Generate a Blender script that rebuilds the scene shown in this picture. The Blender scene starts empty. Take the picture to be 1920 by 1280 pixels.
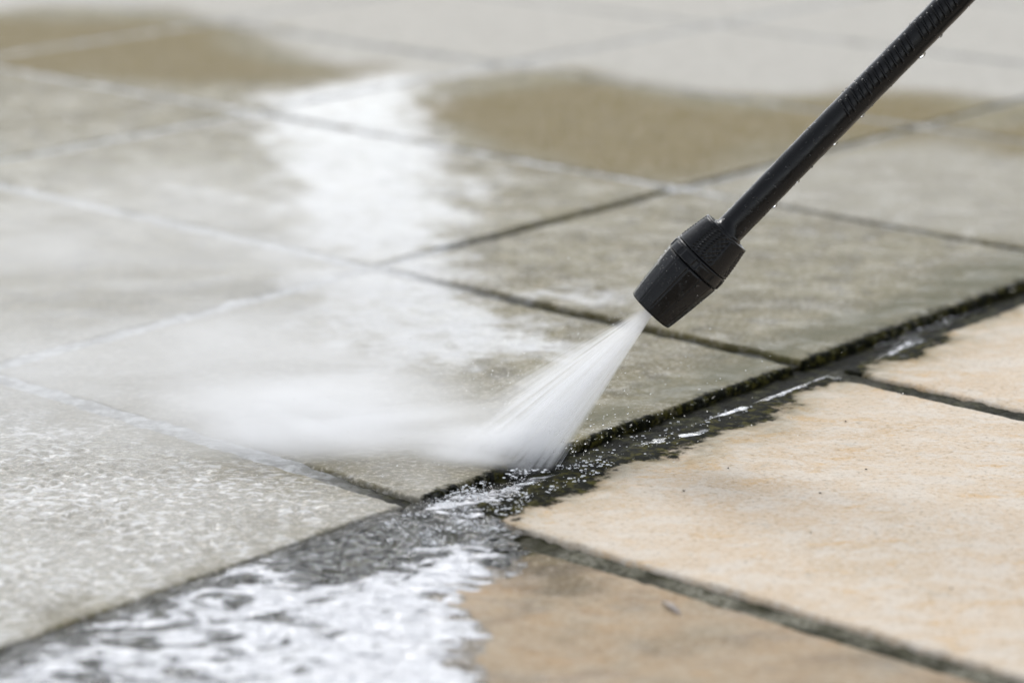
import bpy, bmesh, math, random
import numpy as np
from mathutils import Vector, Matrix

# ------------------------------------------------------------------ camera, world, sun, exposure
S = bpy.context.scene
H = 0.55                       # camera height above the paving, metres
FPX = 5000.0                   # focal length in pixels of the 1920-wide photograph
PITCH = math.radians(15.536)
YAW = math.radians(-41.406)    # direction of the joints that run away to the right
CP, SP = math.cos(PITCH), math.sin(PITCH)

cam = bpy.data.cameras.new('camera')
cam_ob = bpy.data.objects.new('camera', cam)
S.collection.objects.link(cam_ob)
cam_ob.location = (0, 0, H)
cam_ob.rotation_euler = (math.pi / 2 - PITCH, 0, 0)
cam.sensor_width = 36.0
cam.lens = FPX / 1920 * 36
cam.clip_start = 0.05
cam.clip_end = 500
cam.dof.use_dof = True
cam.dof.focus_distance = 1.79
cam.dof.aperture_fstop = 3.9
cam.dof.aperture_blades = 9
S.camera = cam_ob

SUN_EL, SUN_AZ = math.radians(48), math.radians(-12)   # azimuth measured from +Y, negative = left
world = bpy.data.worlds.new('World')
S.world = world
world.use_nodes = True
wn = world.node_tree
wn.nodes.clear()
w_out = wn.nodes.new('ShaderNodeOutputWorld')
w_bg = wn.nodes.new('ShaderNodeBackground')
w_sky = wn.nodes.new('ShaderNodeTexSky')
w_hsv = wn.nodes.new('ShaderNodeHueSaturation')
w_sky.sky_type = 'NISHITA'
w_sky.sun_disc = False
w_sky.sun_elevation = SUN_EL
w_sky.sun_rotation = SUN_AZ
w_sky.dust_density = 0.6
w_sky.air_density = 1.0
w_hsv.inputs['Saturation'].default_value = 0.22      # pale overcast sky
w_bg.inputs['Strength'].default_value = 0.13
wn.links.new(w_sky.outputs[0], w_hsv.inputs['Color'])
wn.links.new(w_hsv.outputs[0], w_bg.inputs['Color'])
wn.links.new(w_bg.outputs[0], w_out.inputs['Surface'])

sun = bpy.data.lights.new('sun', 'SUN')
sun.energy = 1.1
sun.angle = math.radians(26)
sun.color = (1.0, 0.975, 0.94)
sun_ob = bpy.data.objects.new('sun', sun)
S.collection.objects.link(sun_ob)
sd = Vector((math.sin(SUN_AZ) * math.cos(SUN_EL), math.cos(SUN_AZ) * math.cos(SUN_EL), math.sin(SUN_EL)))
sun_ob.rotation_euler = sd.to_track_quat('Z', 'Y').to_euler()
sun_ob.location = sd * 5

S.view_settings.view_transform = 'Standard'
S.view_settings.look = 'None'
S.view_settings.gamma = 1
S.view_settings.use_curve_mapping = False
S.view_settings.exposure = 0.88
S.render.engine = 'CYCLES'
S.cycles.use_denoising = True
S.cycles.volume_bounces = 8
S.cycles.max_bounces = 14
S.cycles.transparent_max_bounces = 12
S.cycles.sample_clamp_indirect = 6

# ------------------------------------------------------------------ helpers
R = random.Random(7)
RNG = np.random.default_rng(11)
CAM = Vector((0, 0, H))
FWD, UPV, RT = Vector((0, CP, -SP)), Vector((0, SP, CP)), Vector((1, 0, 0))


def at(px, py, depth):
    """point that stands `depth` metres ahead of the camera on the ray of a photo pixel"""
    return CAM + depth * (FWD + (px - 960) / FPX * RT + (640 - py) / FPX * UPV)


def floor_at(px, py, z=0.0):
    d = FWD + (px - 960) / FPX * RT + (640 - py) / FPX * UPV
    return CAM + d * ((z - H) / d.z)


U = np.array([math.cos(YAW), math.sin(YAW)])      # s axis
V = np.array([-math.sin(YAW), math.cos(YAW)])     # t axis


def st(px, py):
    p = floor_at(px, py)
    q = np.array([p.x, p.y])
    return (float(q @ U), float(q @ V))


def poly(pts):
    return np.array([st(*p) for p in pts])


def _hash(ix, iy, seed):
    h = (ix.astype(np.int64) * 374761393 + iy.astype(np.int64) * 668265263 + seed * 1442695041) & 0xFFFFFFFF
    h = ((h ^ (h >> 13)) * 1274126177) & 0xFFFFFFFF
    return (h ^ (h >> 16)) & 0xFFFFFFFF


def perlin(x, y, seed=0):
    x0, y0 = np.floor(x), np.floor(y)
    fx, fy = x - x0, y - y0
    u, v = fx * fx * fx * (fx * (fx * 6 - 15) + 10), fy * fy * fy * (fy * (fy * 6 - 15) + 10)
    out = 0
    for dx in (0, 1):
        for dy in (0, 1):
            a = _hash(x0 + dx, y0 + dy, seed) / 4294967296.0 * 2 * math.pi
            g = np.cos(a) * (fx - dx) + np.sin(a) * (fy - dy)
            out = out + g * (u if dx else 1 - u) * (v if dy else 1 - v)
    return out * 1.5


def fbm(x, y, scale, octaves=4, seed=0, gain=0.5):
    o, a, f, n = 0, 1.0, 1.0 / scale, 0
    for k in range(octaves):
        o = o + a * perlin(x * f + 17.3 * k, y * f - 9.1 * k, seed + k)
        n += a
        a *= gain
        f *= 2.03
    return o / n


def sstep(a, b, x):
    t = np.clip((x - a) / (b - a), 0, 1)
    return t * t * (3 - 2 * t)


def signed(P, x, y):
    """signed distance to a polygon, positive inside"""
    inside = np.zeros(x.shape, bool)
    d2 = np.full(x.shape, 1e9)
    n = len(P)
    for i in range(n):
        ax, ay = P[i]
        bx, by = P[(i + 1) % n]
        ex, ey = bx - ax, by - ay
        wx, wy = x - ax, y - ay
        t = np.clip((wx * ex + wy * ey) / (ex * ex + ey * ey + 1e-12), 0, 1)
        d2 = np.minimum(d2, (wx - ex * t) ** 2 + (wy - ey * t) ** 2)
        c = ((ay > y) != (by > y))
        with np.errstate(divide='ignore', invalid='ignore'):
            xi = ex * (y - ay) / (ey if abs(ey) > 1e-12 else 1e-12) + ax
        inside ^= c & (x < xi)
    d = np.sqrt(d2)
    return np.where(inside, d, -d)


def link(o, parent=None):
    S.collection.objects.link(o)
    if parent is not None:
        o.parent = parent
    return o


def mesh_np(name, verts, faces, mat, parent=None, attrs=None, smooth=True):
    """faces: (n,4) or (n,3) array or list"""
    me = bpy.data.meshes.new(name)
    me.from_pydata([tuple(v) for v in np.asarray(verts, float).tolist()], [], np.asarray(faces).tolist() if isinstance(faces, np.ndarray) else faces)
    if attrs:
        for k, a in attrs.items():
            at_ = me.attributes.new(k, 'FLOAT', 'POINT')
            at_.data.foreach_set('value', np.asarray(a, np.float32))
    me.materials.append(mat)
    if smooth:
        me.polygons.foreach_set('use_smooth', [True] * len(me.polygons))
    me.update()
    return link(bpy.data.objects.new(name, me), parent)


# ------------------------------------------------------------------ node helpers
def new_mat(name):
    m = bpy.data.materials.new(name)
    m.use_nodes = True
    m.node_tree.nodes.clear()
    return m, N(m.node_tree)


class N:
    def __init__(self, tree):
        self.t = tree

    def node(self, kind, **kw):
        n = self.t.nodes.new(kind)
        for k, v in kw.items():
            setattr(n, k, v)
        return n

    def put(self, sock, v):
        if isinstance(v, bpy.types.NodeSocket):
            self.t.links.new(v, sock)
        elif v is not None:
            if isinstance(v, tuple) and len(v) == 3 and sock.type == 'RGBA':
                v = v + (1,)
            sock.default_value = v

    def math(self, op, a, b=None, c=None, clamp=False):
        n = self.node('ShaderNodeMath', operation=op, use_clamp=clamp)
        self.put(n.inputs[0], a)
        if b is not None:
            self.put(n.inputs[1], b)
        if c is not None:
            self.put(n.inputs[2], c)
        return n.outputs[0]

    def mix(self, f, a, b, blend='MIX'):
        n = self.node('ShaderNodeMix', data_type='RGBA', blend_type=blend)
        self.put(n.inputs[0], f)
        self.put(n.inputs[6], a)
        self.put(n.inputs[7], b)
        return n.outputs[2]

    def lerp(self, f, a, b):
        n = self.node('ShaderNodeMix', data_type='FLOAT')
        self.put(n.inputs[0], f)
        self.put(n.inputs[2], a)
        self.put(n.inputs[3], b)
        return n.outputs[0]

    def noise(self, vec, scale, detail=4, rough=0.55, dist=0.0, lac=2.0):
        n = self.node('ShaderNodeTexNoise')
        self.put(n.inputs['Vector'], vec)
        n.inputs['Scale'].default_value = scale
        n.inputs['Detail'].default_value = detail
        n.inputs['Roughness'].default_value = rough
        n.inputs['Distortion'].default_value = dist
        return n.outputs['Fac']

    def ramp(self, f, a, b):
        """smoothstep of f between a and b"""
        n = self.node('ShaderNodeMapRange', interpolation_type='SMOOTHSTEP')
        self.put(n.inputs['Value'], f)
        n.inputs['From Min'].default_value = a
        n.inputs['From Max'].default_value = b
        return n.outputs['Result']

    def attr(self, name):
        return self.node('ShaderNodeAttribute', attribute_name=name).outputs['Fac']

    def bump(self, h, strength, dist, normal=None):
        n = self.node('ShaderNodeBump')
        n.inputs['Strength'].default_value = 1.0
        self.put(n.inputs['Strength'], strength)
        self.put(n.inputs['Distance'], dist)
        self.put(n.inputs['Height'], h)
        if normal is not None:
            self.put(n.inputs['Normal'], normal)
        return n.outputs[0]

    def pos(self):
        return self.node('ShaderNodeNewGeometry').outputs['Position']

    def mapping(self, vec, scale=(1, 1, 1), rot=(0, 0, 0), loc=(0, 0, 0)):
        n = self.node('ShaderNodeMapping')
        self.put(n.inputs['Vector'], vec)
        n.inputs['Scale'].default_value = scale
        n.inputs['Rotation'].default_value = rot
        n.inputs['Location'].default_value = loc
        return n.outputs[0]

    def principled(self, **kw):
        p = self.node('ShaderNodeBsdfPrincipled')
        for k, v in kw.items():
            self.put(p.inputs[k.replace('_', ' ')], v)
        return p

    def out(self, surf=None, vol=None):
        o = self.node('ShaderNodeOutputMaterial')
        if surf is not None:
            self.t.links.new(surf, o.inputs['Surface'])
        if vol is not None:
            self.t.links.new(vol, o.inputs['Volume'])


# ------------------------------------------------------------------ materials
def stone_material():
    m, n = new_mat('riven_stone')
    pos = n.pos()
    wet, film, grime, algae, cream, pale, tan = (n.attr(k) for k in ('wet', 'film', 'grime', 'algae', 'cream', 'pale', 'tan'))
    spark = n.attr('spark')
    # the water skin breaks up towards its rim
    film = n.ramp(n.math('ADD', film, n.math('MULTIPLY', n.math('SUBTRACT', n.noise(n.mapping(pos, (0.8, 1.5, 1)), 70, 5, 0.6, 0.6), 0.5), 1.3)), 0.15, 1.05)
    # beads of water standing on the grain, their glints painted in as white
    bn = n.noise(n.mapping(pos, (0.62, 1.0, 1)), 165, 3, 0.55, 0.5)
    bsel = n.math('ADD', bn, n.math('MULTIPLY', n.math('SUBTRACT', n.noise(pos, 14, 2, 0.5), 0.5), 0.35))
    film = n.math('MAXIMUM', film, n.math('MULTIPLY', spark, n.math('MULTIPLY', n.ramp(bsel, 0.48, 0.66), 0.85)))
    big = n.noise(pos, 9, 5, 0.6)
    mid = n.noise(n.mapping(pos, (1, 1, 1)), 42, 5, 0.62, 0.4)
    grain = n.noise(n.mapping(pos, (0.8, 1, 1)), 300, 4, 0.75)
    fine = n.noise(pos, 1300, 2, 0.7)
    # dirty olive-grey stone
    olive = n.mix(n.ramp(big, 0.3, 0.7), (0.135, 0.112, 0.038), (0.205, 0.180, 0.085))
    olive = n.mix(n.math('MULTIPLY', n.ramp(mid, 0.50, 0.66), 0.75), olive, (0.062, 0.052, 0.018))
    olive = n.mix(n.math('MULTIPLY', n.ramp(n.noise(pos, 70, 3, .6), 0.56, 0.66), 0.5), olive, (0.38, 0.33, 0.23))
    stain = n.noise(n.mapping(pos, (1, 1, 1), loc=(3, 1, 0)), 15, 6, 0.65, 1.2)
    olive = n.mix(n.math('MULTIPLY', n.ramp(stain, 0.48, 0.62), 0.55), olive, (0.075, 0.064, 0.020))
    olive = n.mix(n.math('MULTIPLY', n.ramp(stain, 0.44, 0.32), 0.5), olive, (0.27, 0.25, 0.17))
    # clean cream sandstone with ochre and grey veins
    veins = n.noise(n.mapping(pos, (1.0, 1.5, 1), (0, 0, 0.25)), 30, 6, 0.62, 0.8)
    blot = n.noise(n.mapping(pos, (1.0, 1.8, 1), (0, 0, -0.2)), 21, 4, 0.6, 0.5)
    crm = n.mix(n.ramp(big, 0.35, 0.68), (0.565, 0.450, 0.325), (0.60, 0.50, 0.385))
    crm = n.mix(n.math('MULTIPLY', n.ramp(n.noise(n.mapping(pos, loc=(7, 2, 0)), 11, 5, 0.6, 0.8), 0.5, 0.68), 0.4), crm, (0.50, 0.40, 0.28))
    crm = n.mix(n.math('MULTIPLY', n.ramp(veins, 0.42, 0.62), 0.7), crm, (0.62, 0.565, 0.49))
    crm = n.mix(n.math('MULTIPLY', n.ramp(blot, 0.56, 0.68), 0.7), crm, (0.57, 0.395, 0.215))
    crm = n.mix(n.math('MULTIPLY', n.ramp(n.noise(pos, 55, 4, .6, .6), 0.60, 0.72), 0.4), crm, (0.40, 0.385, 0.34))
    col = n.mix(cream, olive, crm)
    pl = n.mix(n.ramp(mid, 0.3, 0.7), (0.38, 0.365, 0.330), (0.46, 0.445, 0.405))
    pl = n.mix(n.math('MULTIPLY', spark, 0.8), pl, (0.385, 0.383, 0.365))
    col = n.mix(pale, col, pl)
    tn = n.mix(n.ramp(mid, 0.3, 0.7), (0.128, 0.093, 0.020), (0.170, 0.128, 0.036))
    col = n.mix(tan, col, tn)
    # grains
    col = n.mix(n.math('MULTIPLY', n.ramp(grain, 0.52, 0.61), 0.62), col, (0.62, 0.58, 0.52))
    col = n.mix(n.math('MULTIPLY', n.ramp(grain, 0.45, 0.36), 0.42), col, (0.17, 0.14, 0.10))
    col = n.mix(n.math('MULTIPLY', n.ramp(fine, 0.57, 0.69), 0.35), col, (0.10, 0.085, 0.065))
    speck = n.noise(pos, 210, 1, 0.5)
    col = n.mix(n.math('MULTIPLY', n.ramp(speck, 0.80, 0.83), 0.8), col, (0.06, 0.045, 0.03))
    # algae and wetness
    ag = n.math('MULTIPLY', algae, n.ramp(n.math('ADD', mid, n.math('MULTIPLY', grain, 0.5)), 0.44, 0.84))
    col = n.mix(ag, col, (0.085, 0.08, 0.02))
    patch = n.ramp(n.noise(n.mapping(pos, (0.7, 1.2, 1)), 22, 5, 0.6, 0.6), 0.46, 0.66)
    dark = n.mix(1.0, col, n.mix(cream, (0.72, 0.71, 0.66), n.mix(patch, (0.58, 0.49, 0.36), (0.33, 0.25, 0.155))), 'MULTIPLY')
    col = n.mix(wet, col, dark)
    gn = n.math('ADD', n.math('MULTIPLY', grime, 1.5), n.math('MULTIPLY', n.math('SUBTRACT', n.noise(pos, 150, 5, 0.7), 0.5), 2.2))
    g = n.ramp(n.math('MULTIPLY', gn, n.ramp(grime, 0.02, 0.2)), 0.35, 0.95)
    gcol = n.mix(n.ramp(n.noise(pos, 120, 4, .6), 0.46, 0.66), (0.006, 0.0065, 0.003), (0.055, 0.050, 0.011))
    col = n.mix(g, col, gcol)
    # relief
    b = n.bump(n.noise(pos, 130, 5, 0.68, 0.3), 0.55, 0.0022)
    b = n.bump(grain, n.lerp(film, 0.5, 0.1), 0.0008, b)
    cw = n.noise(n.mapping(pos, (1, 1, 1)), 150, 3, 0.55, 0.8)
    cb = n.bump(cw, n.lerp(film, n.lerp(spark, 0.7, 1.0), 0.15), n.math('MAXIMUM', n.lerp(spark, 0.0022, 0.0055), n.math('MULTIPLY', g, 0.006)))
    # bright sky glare on the water skin, painted in as a whitish base colour
    film_glare = n.math('MULTIPLY', film, n.lerp(n.ramp(mid, 0.25, 0.6), 0.24, 0.56))
    col = n.mix(film_glare, col, (0.66, 0.67, 0.69))
    rough = n.lerp(wet, 0.85, 0.55)
    sheen = n.ramp(n.noise(n.mapping(pos, (0.8, 1.3, 1), loc=(1, 5, 0)), 26, 5, 0.62, 0.8), 0.46, 0.62)
    cwgt = n.math('MAXIMUM', n.math('MULTIPLY', n.math('MULTIPLY', wet, n.math('SUBTRACT', 1.0, n.math('MAXIMUM', n.math('MULTIPLY', cream, n.lerp(patch, 0.75, 0.1)), n.math('MULTIPLY', tan, 0.8)))), n.lerp(sheen, 0.08, 0.42)), n.math('MAXIMUM', n.math('MULTIPLY', film, 0.66), n.math('MULTIPLY', spark, 0.9)))
    cwgt = n.math('MAXIMUM', n.math('MULTIPLY', cwgt, n.math('SUBTRACT', 1.0, g)), n.math('MULTIPLY', g, n.math('MULTIPLY', n.ramp(n.noise(pos, 90, 5, 0.7), 0.57, 0.66), 0.35)))
    glos = n.math('MAXIMUM', film, spark)
    p = n.principled(Base_Color=col, Roughness=rough, Normal=b, Coat_Weight=cwgt,
                     Coat_Roughness=n.lerp(n.math('MAXIMUM', glos, g), n.lerp(sheen, 0.26, 0.13), n.lerp(spark, 0.10, 0.06)), Coat_IOR=1.33, Coat_Normal=cb)
    n.put(p.inputs['Specular IOR Level'], n.lerp(g, 0.15, 0.02))
    n.out(p.outputs[0])
    return m


def mortar_material():
    m, n = new_mat('wet_mortar')
    pos = n.pos()
    film, dirt = n.attr('film'), n.attr('grime')
    a = n.noise(pos, 260, 4, 0.7)
    c = n.mix(n.ramp(a, 0.36, 0.64), (0.085, 0.08, 0.05), (0.34, 0.33, 0.27))
    c = n.mix(n.ramp(n.noise(pos, 30, 4, 0.6), 0.4, 0.62), c, (0.045, 0.043, 0.024))
    dk = n.mix(n.ramp(n.noise(pos, 90, 4, 0.6), 0.45, 0.72), (0.004, 0.0045, 0.002), (0.034, 0.034, 0.008))
    c = n.mix(dirt, c, dk)
    c = n.mix(film, c, n.mix(n.ramp(n.noise(pos, 85, 5, 0.65), 0.38, 0.62), (0.17, 0.172, 0.165), (0.44, 0.45, 0.455)))  # pale reflection on the joint water is put into the colour
    b = n.bump(a, n.lerp(film, 0.8, 0.1), 0.0025)
    cb = n.bump(n.noise(pos, 150, 3, 0.6), n.lerp(film, 1.0, 0.9), n.lerp(film, 0.006, 0.003))
    p = n.principled(Base_Color=c, Roughness=0.6, Normal=b, Coat_Weight=n.lerp(film, n.math('MULTIPLY', n.ramp(n.noise(pos, 90, 5, 0.7), 0.57, 0.66), 0.3), 0.6),
                     Coat_Roughness=n.lerp(film, 0.12, 0.2), Coat_IOR=1.33, Coat_Normal=cb)
    p.inputs['Specular IOR Level'].default_value = 0.06
    n.out(p.outputs[0])
    return m


def plain_ground():
    m, n = new_mat('bedding_sand')
    pos = n.pos()
    c = n.mix(n.ramp(n.noise(pos, 3, 5), 0.35, 0.65), (0.20, 0.18, 0.14), (0.30, 0.28, 0.23))
    n.out(n.principled(Base_Color=c, Roughness=0.85).outputs[0])
    return m


def water_material():
    """thin clear water film with frothy patches, sky glare painted in as white"""
    m, n = new_mat('shallow_water')
    pos = n.pos()
    froth_glare = n.attr('froth_glare')
    w1 = n.noise(n.mapping(pos, (1, 1, 1), (0, 0, 0.5)), 75, 3, 0.55, 1.2)
    w2 = n.noise(pos, 240, 2, 0.5, 0.5)
    b = n.bump(w1, 1.0, 0.0075)
    b = n.bump(w2, 0.5, 0.0012, b)
    fr = n.node('ShaderNodeFresnel')
    fr.inputs['IOR'].default_value = 1.33
    n.put(fr.inputs['Normal'], b)
    gl = n.node('ShaderNodeBsdfAnisotropic')
    gl.inputs['Roughness'].default_value = 0.05
    n.put(gl.inputs['Normal'], b)
    tr = n.node('ShaderNodeBsdfTransparent')
    tr.inputs['Color'].default_value = (0.93, 0.94, 0.93, 1)
    mx = n.node('ShaderNodeMixShader')
    n.put(mx.inputs[0], fr.outputs[0])
    n.put(mx.inputs[1], tr.outputs[0])
    n.put(mx.inputs[2], gl.outputs[0])
    fn = n.math('ADD', froth_glare, n.math('MULTIPLY', n.math('SUBTRACT', n.noise(n.mapping(pos, (0.45, 1.2, 1), (0, 0, 0.3)), 42, 6, 0.6, 1.8), 0.5), 3.4))
    fm = n.math('MULTIPLY', n.ramp(fn, 0.42, 0.80), n.ramp(froth_glare, 0.01, 0.15))
    df = n.principled(Base_Color=(0.72, 0.73, 0.76), Roughness=0.12, Normal=b)
    mx2 = n.node('ShaderNodeMixShader')
    n.put(mx2.inputs[0], n.math('MULTIPLY', fm, 0.85))
    n.put(mx2.inputs[1], mx.outputs[0])
    n.put(mx2.inputs[2], df.outputs[0])
    n.out(mx2.outputs[0])
    return m


def plastic_material(name, c, rough, bump=0.25):
    m, n = new_mat(name)
    tc = n.node('ShaderNodeTexCoord').outputs['Object']
    w = n.noise(n.mapping(tc, (1, 1, 0.45)), 420, 4, 0.65, 0.6)
    b = n.bump(w, bump, 0.0006)
    b = n.bump(n.noise(tc, 1800, 2, 0.6), bump * 0.8, 0.0002, b)
    r = n.lerp(n.ramp(n.noise(tc, 90, 4, .6), 0.4, 0.65), rough, rough + 0.22)
    col = n.mix(n.ramp(n.noise(tc, 700, 3, .7), 0.62, 0.76), c, tuple(x * 2.6 + 0.004 for x in c))
    p = n.principled(Base_Color=col, Roughness=r, Normal=b)
    p.inputs['Specular IOR Level'].default_value = 0.26
    n.out(p.outputs[0])
    return m


def droplet_material():
    m, n = new_mat('water_drop')
    p = n.principled(Base_Color=(1, 1, 1), Roughness=0.02, IOR=1.33)
    p.inputs['Transmission Weight'].default_value = 1.0
    n.out(p.outputs[0])
    return m


def foam_material():
    m, n = new_mat('white_foam')
    n.out(n.principled(Base_Color=(0.80, 0.82, 0.85), Roughness=0.35).outputs[0])
    return m


def moss_material():
    m, n = new_mat('wet_moss')
    rnd = n.noise(n.pos(), 60, 2)
    c = n.mix(n.ramp(rnd, 0.35, 0.65), (0.022, 0.026, 0.006), (0.075, 0.075, 0.014))
    n.out(n.principled(Base_Color=c, Roughness=0.4).outputs[0])
    return m


STONE, MORTAR, GROUND, WATER = stone_material(), mortar_material(), plain_ground(), water_material()
BLACK = plastic_material('black_tube', (0.003, 0.0035, 0.0045), 0.12)
BLACK2 = plastic_material('black_nozzle_plastic', (0.003, 0.0035, 0.0045), 0.13, 0.35)
BORE = plastic_material('dark_bore', (0.004, 0.004, 0.004), 0.5, 0.1)
DROP, FOAM_GLINT, MOSS = droplet_material(), foam_material(), moss_material()

# ------------------------------------------------------------------ ground and paving
sB = [-2.014 * H, -2.836 * H, -3.93 * H]          # joints that rise to the right
tA = [2.122 * H, 2.889 * H, 3.662 * H]            # joints that fall to the right
DS, DT = 0.822 * H, 0.770 * H
s_lines = [sB[0] + DS * k for k in (3, 2, 1)] + sB + [sB[2] - 0.95 * H * k for k in (1, 2, 3, 4)]
t_lines = [tA[0] - DT * k for k in (2, 1)] + tA + [tA[2] + DT * k for k in range(1, 9)]

g = mesh_np('ground', [(-150, -60, -0.04), (150, -60, -0.04), (150, 260, -0.04), (-150, 260, -0.04)], [(0, 1, 2, 3)], GROUND)
g['kind'] = 'structure'


def to_world(s, t, z):
    return np.stack([s * U[0] + t * V[0], s * U[1] + t * V[1], z], 1)


# marks on the stones, outlined in the photograph and carried to the floor
P_GRIME = poly([(760, 960), (820, 922), (1080, 818), (1300, 745), (1500, 668), (1700, 588), (1925, 515), (1990, 490),
                (1990, 545), (1920, 562), (1850, 588), (1790, 612), (1742, 652), (1722, 668), (1650, 670), (1605, 706),
                (1560, 712), (1490, 742), (1430, 785), (1350, 808), (1255, 850), (1200, 856), (1145, 872), (1118, 905),
                (1050, 928), (985, 955), (930, 990), (975, 1010), (960, 1080), (880, 1040), (700, 1110), (560, 1130), (400, 1180), (300, 1200), (560, 1020)])
P_GRIME2 = poly([(930, 985), (1010, 1000), (1120, 1035), (1160, 1080), (1100, 1120), (1010, 1115), (930, 1090), (880, 1040)])
P_UNDER = poly([(-300, 1300), (0, 1215), (560, 1010), (800, 940), (900, 1000), (830, 1090), (700, 1180), (560, 1300), (420, 1450), (-300, 1450)])
P_GLARE_FILM = [poly(p) for p in (
    [(490, 178), (640, 150), (790, 140), (810, 235), (845, 290), (875, 400), (860, 465), (690, 500), (545, 462), (520, 330), (480, 240)],
    [(560, 510), (690, 485), (850, 478), (885, 550), (1000, 610), (1100, 650), (1020, 670), (820, 690), (690, 690), (570, 620)],
    [(830, 310), (925, 330), (925, 385), (860, 390)],
    [(960, 540), (1090, 535), (1170, 565), (1150, 580), (1000, 562)],
    [(280, 340), (420, 345), (520, 375), (560, 400), (430, 385), (300, 362)],
    [(-200, 285), (240, 250), (500, 190), (640, 165), (520, 215), (300, 262), (-200, 310)],
)]
P_TAN = [poly(p) for p in (
    [(-300, 40), (60, 30), (280, 28), (430, 58), (520, 118), (660, 132), (560, 160), (330, 164), (150, 150), (-300, 80)],
    [(780, 200), (900, 162), (1070, 146), (1190, 165), (1290, 198), (1450, 198), (1600, 178), (1780, 188), (1900, 212), (1600, 268), (1400, 320), (1230, 348), (1000, 305), (850, 262)],
    [(1830, 262), (1930, 225), (2100, 215), (2100, 270), (1920, 262)])]
P_PALE = [poly(p) for p in (
    [(-400, -120), (2400, -120), (2400, 190), (1900, 192), (1780, 180), (1500, 182), (1250, 176), (1080, 132), (900, 145), (700, 160), (640, 128), (540, 100), (450, 50), (300, 15), (-400, 25)],
    [(1280, 330), (1500, 290), (1920, 225), (2300, 200), (2300, 470), (1920, 452), (1500, 392)],
    [(-300, 640), (0, 720), (330, 815), (560, 880), (780, 940), (560, 1005), (300, 1100), (0, 1210), (-300, 1300)],
    [(-300, 660), (270, 600), (560, 560), (900, 760), (930, 860), (800, 910), (330, 800), (0, 700)])]
P_ALGAE = [poly(p) for p in (
    [(1060, 820), (1120, 760), (1300, 700), (1480, 630), (1640, 570), (1790, 500), (1960, 470), (1960, 530), (1700, 596), (1500, 676), (1300, 752)],
    [(1590, 640), (1650, 580), (1720, 590)])]


def marks(s, t, rough=1.0):
    """per-vertex wetness, grime and tone from the outlines, edges broken by noise"""
    n1 = fbm(s, t, 0.05, 4, 3)
    n2 = fbm(s, t, 0.012, 3, 9)
    nb = fbm(s, t, 0.25, 3, 21)
    dry_side = sstep(-0.004, 0.004, s - (sB[0] + 0.012))
    near_row = sstep(-0.004, 0.004, (tA[0] - 0.012) - t)
    a = {}
    gr = signed(P_GRIME, s, t) + 0.020 * n1 + 0.007 * n2
    grime = sstep(-0.015, 0.010, gr)
    g2 = signed(P_GRIME2, s, t) + 0.03 * n1 + 0.008 * n2
    grime = np.maximum(grime, 0.24 * sstep(-0.012, 0.03, g2))
    grime = np.where(dry_side < 0.5, np.maximum(0.55 * sstep(0.03, 0.0, sB[0] - s), sstep(0.008, 0.001, sB[0] - s + 0.005 * n2)) * sstep(0.9, 1.25, t) * grime, grime)
    g3 = sstep(-0.015, 0.02, signed(P_UNDER, s, t) + 0.02 * n1)
    grime = np.maximum(grime, 0.85 * g3 * dry_side)
    a['grime'] = grime
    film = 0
    for i, P in enumerate(P_GLARE_FILM):
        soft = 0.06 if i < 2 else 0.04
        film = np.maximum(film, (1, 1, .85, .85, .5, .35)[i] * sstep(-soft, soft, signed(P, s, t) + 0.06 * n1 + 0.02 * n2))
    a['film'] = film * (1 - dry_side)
    tan = 0
    for P in P_TAN:
        tan = np.maximum(tan, sstep(-0.06, 0.06, signed(P, s, t) + 0.12 * nb + 0.02 * n1))
    tan = np.maximum(tan, 0.85 * near_row * dry_side * sstep(-0.012, 0.03, g2))
    a['tan'] = tan * 0.95
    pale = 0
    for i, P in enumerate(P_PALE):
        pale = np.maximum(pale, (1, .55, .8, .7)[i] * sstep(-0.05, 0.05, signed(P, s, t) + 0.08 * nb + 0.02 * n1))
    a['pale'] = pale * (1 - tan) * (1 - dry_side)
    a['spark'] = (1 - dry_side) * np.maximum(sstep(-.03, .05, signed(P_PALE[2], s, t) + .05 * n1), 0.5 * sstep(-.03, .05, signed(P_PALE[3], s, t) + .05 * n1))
    alg = 0
    for P in P_ALGAE:
        alg = np.maximum(alg, sstep(-0.03, 0.03, signed(P, s, t) + 0.03 * n1))
    edge_dry = np.exp(-np.maximum(-gr, 0) / 0.022) * dry_side * (1 - near_row)
    a['algae'] = np.clip(alg * (1 - dry_side) + 0.8 * edge_dry * sstep(1.0, 1.35, t), 0, 1)
    wet = np.where(dry_side > 0.5, near_row, 1.0)
    far = sstep(2.6, 1.9, t)
    wet = wet * (0.25 + 0.75 * np.maximum(far, film))
    wet = np.maximum(wet, 0.9 * grime)
    wet = wet * (1 - 0.75 * tan * (t > 1.9))
    a['wet'] = np.clip(wet * (0.92 + 0.16 * n1), 0, 1)
    a['cream'] = dry_side * (1.0 - 0.12 * near_row) * (1 - 0.3 * near_row * sstep(-.1, .4, n1))
    return a


def stone_height(s, t, seed, amp):
    h = 0.0010 * fbm(s, t, 0.16, 3, seed) + 0.0005 * fbm(s, t, 0.035, 4, seed + 40)
    ridg = 1 - np.abs(fbm(s, t * 1.6, 0.06, 3, seed + 80)) * 2.2
    return amp * (h + 0.0004 * np.clip(ridg, 0, 1))


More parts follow.
